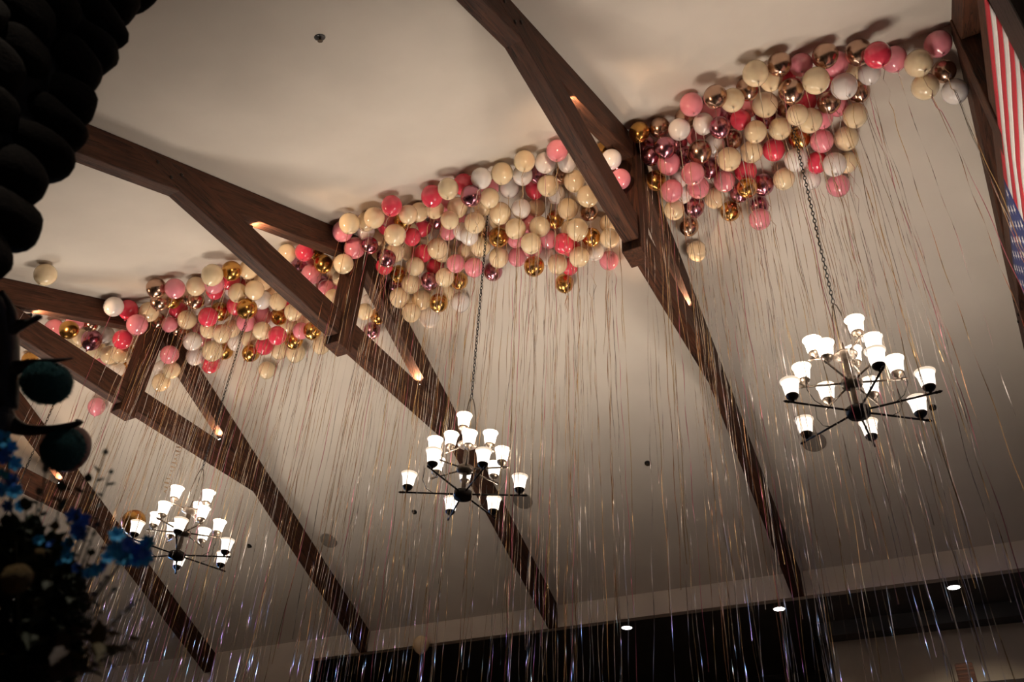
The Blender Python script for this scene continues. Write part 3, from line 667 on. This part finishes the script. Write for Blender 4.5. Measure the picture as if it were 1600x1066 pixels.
flower_stem((8, 685, 2.3), [(4, 688, 14, 'b'), (16, 700, 12, 'b'), (4, 712, 13, 'd'), (20, 725, 13, 'b'), (8, 738, 12, 'b'), (22, 752, 12, 'd'), (20, 768, 13, 'b'), (2, 765, 12, 'b'), (28, 792, 10, 'b'), (14, 790, 10, 'd')], 'tall spike of bright blue flowers before the antler')
flower_stem((122, 808, 2.2), [(116, 806, 12, 'd'), (128, 812, 12, 'd'), (120, 824, 13, 'd'), (112, 834, 11, 'b'), (128, 834, 11, 'd'), (108, 850, 10, 'b'), (106, 872, 9, 'b')], 'short spike of deep blue flowers in the middle of the arrangement')
flower_stem((212, 848, 2.15), [(182, 838, 12, 'b'), (196, 852, 12, 'd'), (180, 858, 12, 'b'), (206, 870, 14, 'd'), (192, 872, 13, 'b'), (222, 860, 13, 'd'), (230, 848, 11, 'b'), (226, 872, 13, 'b'), (212, 878, 12, 'b'), (214, 856, 11, 'd'), (168, 872, 10, 'b')], 'large cluster of blue flowers before the chandelier')
flower_stem((150, 892, 2.2), [(150, 892, 10, 'b'), (136, 895, 9, 'b'), (162, 884, 9, 'd'), (104, 862, 8, 'b'), (98, 880, 9, 'b'), (118, 888, 8, 'd'), (82, 850, 8, 'd'), (60, 845, 8, 'b')], 'loose spray of small blue flowers low in the arrangement')
def sprig(tip, kind, n, ll, label, spread=.35):
    o = thing('foliage_sprig', label, 'foliage', BASE, 'foliage sprigs in the arrangement')
    P = stem_curve(at(*tip)); bm = bmesh.new(); tube(bm, [p-BASE for p in P], [.0035]*6+[.002]*5, 5); bm_obj('stem', bm, M['stem'], o)
    for i in range(n):
        t = spread + (1-spread)*(i+1)/n; f = t*10; j = min(9, int(f)); p = P[j].lerp(P[j+1], f-j); d = (P[min(10, j+1)]-P[j]).normalized()
        sd = d.orthogonal(); sd.rotate(Matrix.Rotation(i*2.4+rf.uniform(-.4, .4), 3, d)); dr = (d*.6+sd*rf.uniform(.6, 1.1)).normalized() if i < n-1 else d
        b = data_obj('leaf' if kind != 'lilac' else 'floret', LFM[kind], o, p-BASE, None, ll*rf.uniform(.75, 1.25)); b.rotation_mode = 'QUATERNION'; b.rotation_quaternion = dr.to_track_quat('X', 'Z')
SP = [((163, 712, 2.25), 'grey_leaf', 12, .022, .55), ((172, 742, 2.25), 'grey_leaf', 10, .022, .5), ((135, 755, 2.2), 'leaf', 14, .03, .3), ((95, 770, 2.2), 'leaf', 14, .035, .3), ((60, 775, 2.25), 'grey_leaf', 14, .03, .35),
      ((40, 800, 2.15), 'leaf', 14, .04, .3), ((215, 940, 2.15), 'lilac', 14, .014, .6), ((198, 952, 2.15), 'lilac', 14, .014, .6), ((165, 905, 2.2), 'lilac', 14, .016, .55), ((160, 860, 2.2), 'lilac', 12, .016, .5),
      ((175, 925, 2.2), 'grey_leaf', 10, .022, .5), ((155, 960, 2.1), 'leaf', 12, .03, .3), ((172, 995, 2.05), 'olive', 6, .055, .55), ((205, 1002, 2.05), 'olive', 4, .05, .75), ((185, 1020, 2.1), 'olive', 5, .045, .6),
      ((120, 990, 2.0), 'brown_leaf', 7, .055, .4), ((140, 1045, 2.05), 'leaf', 8, .055, .4), ((110, 1055, 2.0), 'brown_leaf', 7, .06, .4), ((80, 900, 2.1), 'leaf', 14, .04, .3), ((120, 925, 2.1), 'leaf', 14, .038, .3),
      ((85, 830, 2.2), 'olive', 10, .03, .4), ((25, 850, 2.1), 'leaf', 12, .045, .3), ((150, 825, 2.2), 'grey_leaf', 10, .024, .5), ((55, 950, 2.0), 'leaf', 12, .05, .3), ((140, 870, 2.2), 'leaf', 12, .03, .3), ((70, 740, 2.3), 'grey_leaf', 10, .024, .5)]
KN = {'leaf': 'dark green leafy sprig in the arrangement', 'grey_leaf': 'grey green small leaved sprig in the arrangement', 'olive': 'olive yellow broad leaved sprig in the arrangement', 'brown_leaf': 'brown broad leaved sprig in the arrangement', 'lilac': 'grey lilac sprig of tiny florets in the arrangement'}
for tip, k, n, ll, spd in SP: sprig(tip, k, n, ll, KN[k], spd)
for px, py, d, r, lb in ((26, 905, 2.02, 23, 'round yellow flower head low in the dark foliage'), (60, 868, 2.2, 11, 'small yellow flower head among the dark leaves')):
    o = thing('yellow_ball_flower', lb, 'flower', BASE)
    bm = bmesh.new(); tube(bm, [p-BASE for p in stem_curve(at(px, py, d))], .003, 5); bm_obj('stem', bm, M['stem'], o)
    bm = bmesh.new(); bmesh.ops.create_icosphere(bm, subdivisions=4, radius=1)
    for v in bm.verts: v.co *= 1+.05*noise.cell(v.co*7)
    b = bm_obj('flower_head', bm, M['yellow'], o, True, at(px, py, d)-BASE); b.scale = (r*d/F_PX,)*3
# dense filler foliage nobody could count
V, Fc = [], []; lm = LFM['leaf']; LV = [v.co.copy() for v in lm.vertices]; LF = [tuple(p.vertices) for p in lm.polygons]
for i in range(3200):
    n = Vector((rf.gauss(0, 1), rf.gauss(0, 1), rf.gauss(0, 1))).normalized(); q = rf.uniform(.55, 1)
    cpx = (10, 985, 2.25); c = at(*cpx); p = c + RIGHT*(n.x*.185*q) + UP*(n.y*.27*q) + FWD*(n.z*.16*q)
    dr = (RIGHT*n.x+UP*n.y+FWD*n.z+Vector((rf.uniform(-.9, .9), rf.uniform(-.9, .9), rf.uniform(-.9, .9)))).normalized()
    Q = dr.to_track_quat('X', 'Z').to_matrix()*rf.uniform(.03, .06); k = len(V)
    V += [p+Q@v-BASE for v in LV]; Fc += [tuple(a+k for a in f) for f in LF]
o = tag(mesh_obj('filler_foliage', V, Fc, M['leaf']), 'dense dark green filler foliage at the heart of the arrangement', 'foliage', kind='stuff'); o.location = BASE
# vase and stand under the frame
vz = BASE.z-.34
o = tag(link(bpy.data.objects.new('vase', None)), 'dark urn vase holding the flower arrangement', 'vase'); o.location = (BASE.x, BASE.y, vz)
bm = bmesh.new(); lathe(bm, [(.07, 0), (.06, .03), (.09, .10), (.12, .2), (.10, .27), (.11, .29), (.095, .285), (.09, .2)], 28, cap0=True); bm_obj('vase_body', bm, M['iron'], o, True)
bm = bmesh.new(); lathe(bm, [(.113, .283), (.118, .29), (.113, .297)], 28); bm_obj('rim', bm, M['iron'], o, True)
o = thing('flower_stand', 'tall dark stand carrying the vase of flowers', 'stand', (BASE.x, BASE.y, 0))
bm = bmesh.new(); lathe(bm, [(.20, 0), (.20, .03), (.05, .05)], 28, cap0=True, cap1=True); bm_obj('foot', bm, M['iron'], o)
bm = bmesh.new(); lathe(bm, [(.03, .05), (.025, vz*.5), (.03, vz-.03)], 16); bm_obj('column', bm, M['iron'], o, True)
bm = bmesh.new(); lathe(bm, [(.05, vz-.035), (.16, vz-.025), (.16, vz)], 28, cap0=True, cap1=True); bm_obj('top_plate', bm, M['iron'], o)
